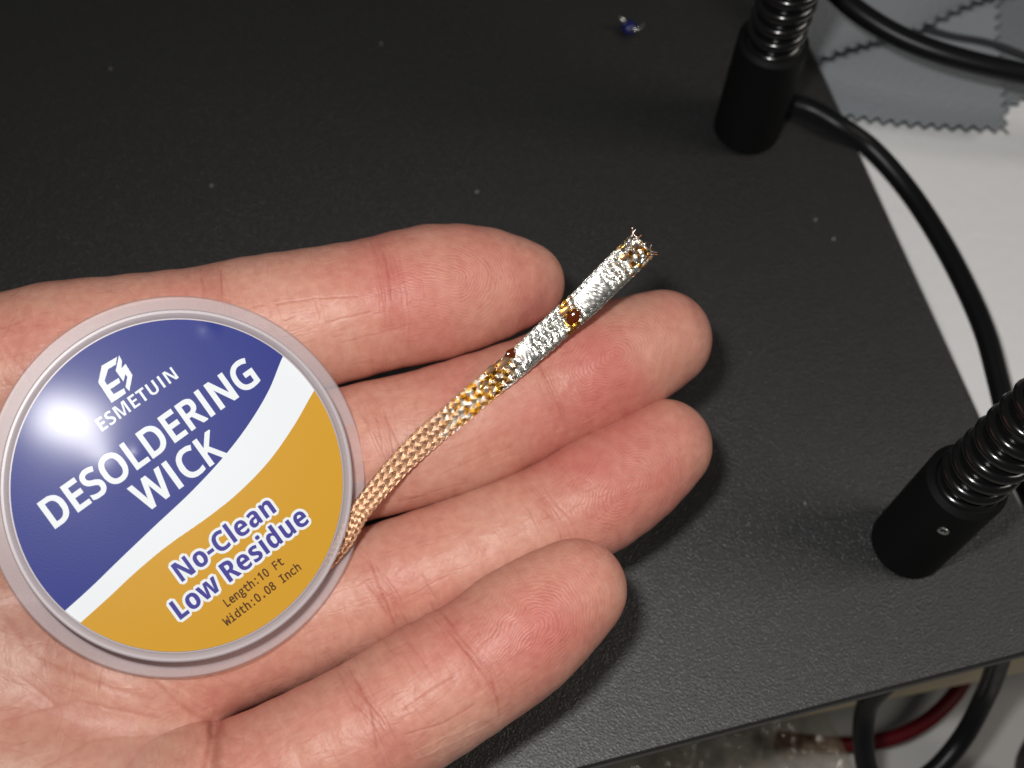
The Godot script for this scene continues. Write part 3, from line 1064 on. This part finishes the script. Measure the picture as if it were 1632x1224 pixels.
func paint_label() -> ImageTexture:
	print_img = Image.create_empty(SIDE, SIDE, false, Image.FORMAT_RGB8)
	var white := Color(0.70, 0.735, 0.76).linear_to_srgb()
	var blue := Color(0.024, 0.034, 0.20).linear_to_srgb()
	var amber := Color(0.53, 0.275, 0.021).linear_to_srgb()
	var ink := Color(0.05, 0.045, 0.25).linear_to_srgb()
	print_img.fill(amber)
	var am := [Vector2(26.42, 0.64), Vector2(23.37, -0.46), Vector2(18.01, -2.83), Vector2(11.91, -4.86), Vector2(5.41, -5.93), Vector2(-0.3, -6.1), Vector2(-6.79, -5.95), Vector2(-12.47, -6.3), Vector2(-17.03, -6.85), Vector2(-21.01, -7.25), Vector2(-25, -7.6)]
	var bl := [Vector2(24.7, 7.21), Vector2(22.59, 6.32), Vector2(17.9, 3.45), Vector2(12.51, 1.16), Vector2(7.08, -0.45), Vector2(0.53, -1.74), Vector2(-6.77, -2.66), Vector2(-13.45, -3.55), Vector2(-17.91, -4.2), Vector2(-21.58, -4.6), Vector2(-25, -4.9)]
	fill_poly([band(am)], white)
	fill_poly([band(bl)], blue)
	letters("DESOLDERING", "Droid Sans", 400, -17.5, 17.75, 5.35, 4.1, white, 0.15)
	letters("WICK", "Droid Sans", 400, -6.4, 7.6, -0.32, 4.15, white, 0.15)
	letters("ESMETUIN", "Droid Sans", 700, -4.7, 8.5, 12.5, 1.95, white, -0.02)
	letters("No-Clean", "Droid Sans", 700, -7.9, 8.75, -11.35, 2.85, ink, 0.02, 0.40, white, amber)
	letters("Low Residue", "Droid Sans", 700, -11.15, 11.8, -15.5, 2.9, ink, 0.02, 0.40, white, amber)
	var brown := Color(0.075, 0.03, 0.008).linear_to_srgb()
	letters("Length:10 Ft", "Droid Sans Mono", 400, -4.85, 5.2, -18.1, 1.2, brown, 0.04)
	letters("Width:0.08 Inch", "Droid Sans Mono", 400, -6.5, 6.8, -20.25, 1.2, brown, 0.04)
	# the emblem: two folded letters
	fill_poly([PackedVector2Array([Vector2(3.06, 19.97), Vector2(0.59, 20.17), Vector2(-1.17, 18.5), Vector2(-1.31, 15.07), Vector2(1.1, 15.02), Vector2(1.29, 15.77), Vector2(-0.38, 15.91), Vector2(-0.38, 16.75), Vector2(1.33, 16.72), Vector2(1.54, 17.4), Vector2(-0.38, 17.5), Vector2(-0.30, 18.2), Vector2(1.03, 19.24), Vector2(2.28, 19.17)])], white)
	fill_poly([PackedVector2Array([Vector2(3.43, 20.02), Vector2(3.31, 19.13), Vector2(2.63, 18.28), Vector2(3.46, 18.49), Vector2(3.33, 16.63), Vector2(1.66, 14.98), Vector2(1.54, 15.77), Vector2(2.60, 16.85), Vector2(2.60, 17.3), Vector2(1.78, 16.58), Vector2(1.75, 18.46)])], white)
	return ImageTexture.create_from_image(print_img)

func band(ctrl: Array) -> PackedVector2Array:
	var p3 := []
	for q in ctrl: p3.append(Vector3(q.x, q.y, 0))
	var out := PackedVector2Array()
	for q in spline(p3, 0.4): out.append(Vector2(q.x, q.y))
	out.append(Vector2(-25, 25))
	out.append(Vector2(25, 25))
	return out

# ---------------------------------------------------------------- the wick
func build_wick():
	var o := Node3D.new()
	o.name = "braided_wick"
	add_child(o)
	o.transform = palm_at
	var path := spline([Vector3(15, -16.2, -3.4), Vector3(18.4, -13.8, -3.4), Vector3(21.5, -11.0, -3.4), Vector3(23.9, -7.8, -3.4), Vector3(25.9, -3.9, -3.4), Vector3(28.8, -0.1, -3.8), Vector3(32.6, 4.2, -4.2), Vector3(36.6, 8.0, -4.3), Vector3(40.5, 11.2, -4.3), Vector3(44.4, 14.7, -4.0), Vector3(48.7, 18.3, -3.5), Vector3(52.5, 21.8, -2.6), Vector3(56.2, 25.3, -1.2), Vector3(59.5, 28.3, 0.3), Vector3(62.8, 31.8, 1.9), Vector3(66.2, 35.3, 3.4), Vector3(67.6, 36.9, 4.1)], 0.1)
	var total := path.size() - 1
	var rng := RandomNumberGenerator.new()
	rng.seed = 99
	var tn := FastNoiseLite.new()
	tn.seed = 3; tn.frequency = 0.35; tn.fractal_octaves = 2
	var L := total * 0.1
	# frames, widths
	var T := PackedVector3Array()
	var Nn := PackedVector3Array()
	var Bn := PackedVector3Array()
	var wa := PackedFloat32Array()
	var wb := PackedFloat32Array()
	for i in total + 1:
		var t := (path[mini(i + 3, total)] - path[maxi(i - 3, 0)]).normalized()
		var s := i * 0.1
		var tilt := deg_to_rad(lerpf(38.0, 0.0, smoothstep(8.0, 30.0, s)))
		var nrm := (Vector3(0, 0, 1) - t * t.z).normalized().rotated(t, tilt)
		T.append(t); Nn.append(nrm); Bn.append(t.cross(nrm))
		var a := lerpf(1.2, 1.5, smoothstep(10.0, 26.0, s))
		a = lerpf(a, 1.95, smoothstep(26.0, 48.0, s))
		a = lerpf(a, 2.4, smoothstep(48.0, L - 1.0, s))
		a += 0.06 * tn.get_noise_1d(s * 1.4)
		wa.append(a)
		wb.append(lerpf(lerpf(0.30, 0.22, smoothstep(10, 40, s)), 1.15, smoothstep(L - 6.0, L, s)))
	var g := Geo.new()
	var g2 := Geo.new()
	var n := 12
	var pitch := 18.0
	var ds := pitch / (2.0 * n)
	var st := 2
	for dir in [1, -1]:
		for k in n:
			for w in 4:
				var pts := PackedVector3Array()
				var rad := PackedFloat32Array()
				var cols := PackedColorArray()
				var end := total - rng.randi_range(0, 9)
				for i in range(0, end + 1, st):
					var s := i * 0.1
					var th: float = dir * TAU * s / pitch + TAU * k / n + (w - 1.5) * 0.118 * dir
					var tri := asin(sin(th)) * 2.0 / PI
					var x := wa[i] * (0.85 * tri + 0.15 * sin(th))
					var y := wb[i] * tanh(2.2 * cos(th))
					var m := s / ds + 0.15 * tn.get_noise_2d(s * 0.8, k * 9.0 + dir * 50.0)
					var jig := 1.0 + 0.4 * tn.get_noise_2d(s * 1.3 + 70.0, k * 7.0 + dir * 30.0)
					var off := 0.075 * jig * cos(PI / 2.0 * (m + 2.0 * k - 0.5)) if dir == 1 else -0.075 * jig * cos(PI / 2.0 * (2.0 * k - m - 0.5))
					var out := Vector2(sin(th), cos(th) * 1.6).normalized()
					# fused flat where the solder has run in
					var sol := solder(s, L)
					x += out.x * off * (1.0 - 0.45 * sol)
					y += out.y * off * (1.0 - 0.45 * sol)
					pts.append(path[i] + Bn[i] * x + Nn[i] * y)
					rad.append(0.064)
					cols.append(wick_tone(s, L, x / wa[i], tn, path[i]))
				var cut := clampi(int(0.60 * total / st) + rng.randi_range(-6, 6), 0, pts.size() - 2)
				g.tube(pts.slice(0, cut + 1), rad.slice(0, cut + 1), 5, cols.slice(0, cut + 1), true)
				g2.tube(pts.slice(cut), rad.slice(cut), 5, cols.slice(cut), true)
	var cm := mat(Color(1, 1, 1), 0.33, 1.0)
	cm.vertex_color_use_as_albedo = true
	put("braid", g, cm, o)
	var tm := mat(Color(1, 1, 1), 0.19, 1.0)
	tm.vertex_color_use_as_albedo = true
	put("tinned_braid", g2, tm, o)
	# solder that fills the soaked lengths
	var core := Geo.new()
	var sd := 28
	for i in range(0, total + 1, 2):
		var s := i * 0.1
		var sol := solder(s, L)
		for k in sd:
			var th := TAU * k / sd
			var tri := asin(sin(th)) * 2.0 / PI
			var f := lerpf(0.55, 1.0, sol) if s < L - 5.0 else lerpf(0.55, 0.25, clampf((s - L + 5.0) / 4.0, 0.0, 1.0))
			var bumpy := 0.05 * tn.get_noise_2d(s * 6.0, th * 5.0 * wa[i])
			var x := wa[i] * 0.93 * (0.85 * tri + 0.15 * sin(th))
			var y := (wb[i] * f + (-0.1 + 0.205 * sol) + bumpy) * tanh(2.2 * cos(th))
			var nn := (Bn[i] * sin(th) * 0.25 + Nn[i] * cos(th)).normalized()
			core.add(path[i] + Bn[i] * x + Nn[i] * y, nn, wick_tone(s, L, x / wa[i], tn, path[i]))
	var rows := core.v.size() / sd
	for i in rows - 1:
		for k in sd:
			var k2 := (k + 1) % sd
			core.quad(i * sd + k, i * sd + k2, (i + 1) * sd + k2, (i + 1) * sd + k)
	# normals from the bumpy surface itself
	for i in rows:
		for k in sd:
			var a := core.v[mini(i + 1, rows - 1) * sd + k] - core.v[maxi(i - 1, 0) * sd + k]
			var b := core.v[i * sd + (k + 1) % sd] - core.v[i * sd + (k + sd - 1) % sd]
			var nn := b.cross(a).normalized()
			core.n[i * sd + k] = nn if nn.dot(core.n[i * sd + k]) > 0 else -nn
	var sm := mat(Color(1, 1, 1), 0.20, 1.0)
	sm.vertex_color_use_as_albedo = true
	put("solder_fill", core, sm, o)
	# drops of burnt flux
	var fm := mat(Color(0.55, 0.20, 0.012), 0.14, 0.85)
	fm.clearcoat_enabled = true
	var dm := mat(Color(0.10, 0.016, 0.003), 0.06, 0.0, 0.6)
	for d in [[0.792, 0.45, 0.5, 0], [0.80, -0.25, 0.85, 1], [0.663, 0.8, 0.6, 1], [0.64, 0.62, 0.6, 0], [0.615, 0.85, 0.5, 0], [0.59, 0.3, 0.4, 0], [0.955, 0.3, 0.4, 0]]:
		var q := Geo.new()
		var prof := PackedVector2Array()
		for i in 9:
			var a := PI * i / 8.0 - PI / 2.0
			prof.append(Vector2(cos(a) if i > 0 and i < 8 else 0.0, sin(a)) * d[2])
		q.lathe(prof, 14, false, 60.0)
		for i in q.v.size():
			q.v[i] *= 1.0 + 0.5 * tn.get_noise_3d(q.v[i].x * 5.0 + d[0] * 90.0, q.v[i].y * 5.0, q.v[i].z * 5.0)
		var i: int = int(d[0] * total)
		var drop := put("flux_drop", q, dm if d[3] == 1 else fm, o)
		drop.transform = Transform3D(Basis(T[i] * (1.5 if d[3] == 1 else 2.2), Bn[i] * 1.1, Nn[i] * (0.27 if d[3] == 1 else 0.17)), (path[i] + Bn[i] * -d[1] * wa[i] + Nn[i] * (wb[i] + 0.06)) * MM)
	# frayed ends
	var fr := mat(Color(0.35, 0.12, 0.04), 0.3, 1.0)
	for k in 22:
		var th := TAU * k / 22.0 + rng.randf_range(-0.2, 0.2)
		var i := total - 4
		var p := path[i] + Bn[i] * sin(th) * wa[i] + Nn[i] * cos(th) * wb[i]
		var dirv := (T[i] * rng.randf_range(0.4, 1.0) + Bn[i] * (sin(th) * 0.6 + rng.randf_range(-0.5, 0.5)) + Nn[i] * (cos(th) * 0.4 + rng.randf_range(-0.3, 0.4))).normalized()
		var l := rng.randf_range(0.4, 1.1)
		var bend := (Bn[i] * rng.randf_range(-0.6, 0.6) + Nn[i] * rng.randf_range(-0.4, 0.5))
		var q := Geo.new()
		q.tube(PackedVector3Array([p - dirv * 0.3, p + dirv * l * 0.5, p + dirv * l + bend * l * 0.4]), fill(3, 0.08), 5)
		put("frayed_wire", q, fr if k % 3 else cm, o)
	# the turns still wound inside the reel
	var wnd := Geo.new()
	var prof := PackedVector2Array()
	for i in 9:
		prof.append(Vector2(19.0 + 0.25 * (i % 2), -4.5 + 2.2 * i / 8.0))
	wnd.lathe(prof, 96, false, 10.0)
	put("wound_turns", wnd, mat(Color(0.62, 0.36, 0.17), 0.4, 1.0), o)
	tag(o, "flat braided copper wick across the fingers, its free end silvery with solder", "wick")

func solder(s: float, L: float) -> float:
	var t := s / L
	var a := smoothstep(0.655, 0.675, t) * (1.0 - smoothstep(0.695, 0.715, t))
	var b := smoothstep(0.812, 0.825, t) * (1.0 - smoothstep(0.88, 0.93, t))
	return maxf(a, b)

func wick_tone(s: float, L: float, x: float, tn: FastNoiseLite, p: Vector3) -> Color:
	var t := s / L + 0.010 * x
	var n1 := tn.get_noise_2d(s * 2.2, x * 5.0)
	var n2 := tn.get_noise_2d(s * 2.0 + 40.0, x * 4.0)
	var copper := Color(0.68, 0.42, 0.27)
	var gold := Color(0.72, 0.38, 0.055)
	var burnt := Color(0.36, 0.12, 0.015)
	var silver := Color(0.84, 0.83, 0.77)
	# solder creeps in past the middle, flux stains run ahead of it and between the soaked lengths
	var tin := smoothstep(0.47, 0.53, t + 0.05 * n1) * (0.35 + 0.65 * smoothstep(-0.1, 0.25, n1))
	tin = lerpf(tin, 1.0, smoothstep(0.63, 0.66, t + 0.02 * n2 + 0.012 * x))
	var c := copper.lerp(silver, clampf(tin, 0.0, 1.0))
	var stain := smoothstep(0.475, 0.56, t + 0.05 * n2) * (1.0 - smoothstep(0.63, 0.67, t + 0.03 * n1 + 0.02 * x)) * smoothstep(-0.35, 0.15, n2)
	stain = maxf(stain, smoothstep(0.775, 0.79, t + 0.02 * n1) * (1.0 - smoothstep(0.80, 0.815, t + 0.025 * n2)))
	stain = maxf(stain, smoothstep(0.90, 0.97, t) * smoothstep(0.0, 0.3, n1))
	c = c.lerp(gold, clampf(stain, 0.0, 1.0))
	return c.lerp(burnt, clampf(stain * smoothstep(0.15, 0.45, -n1), 0.0, 0.8))
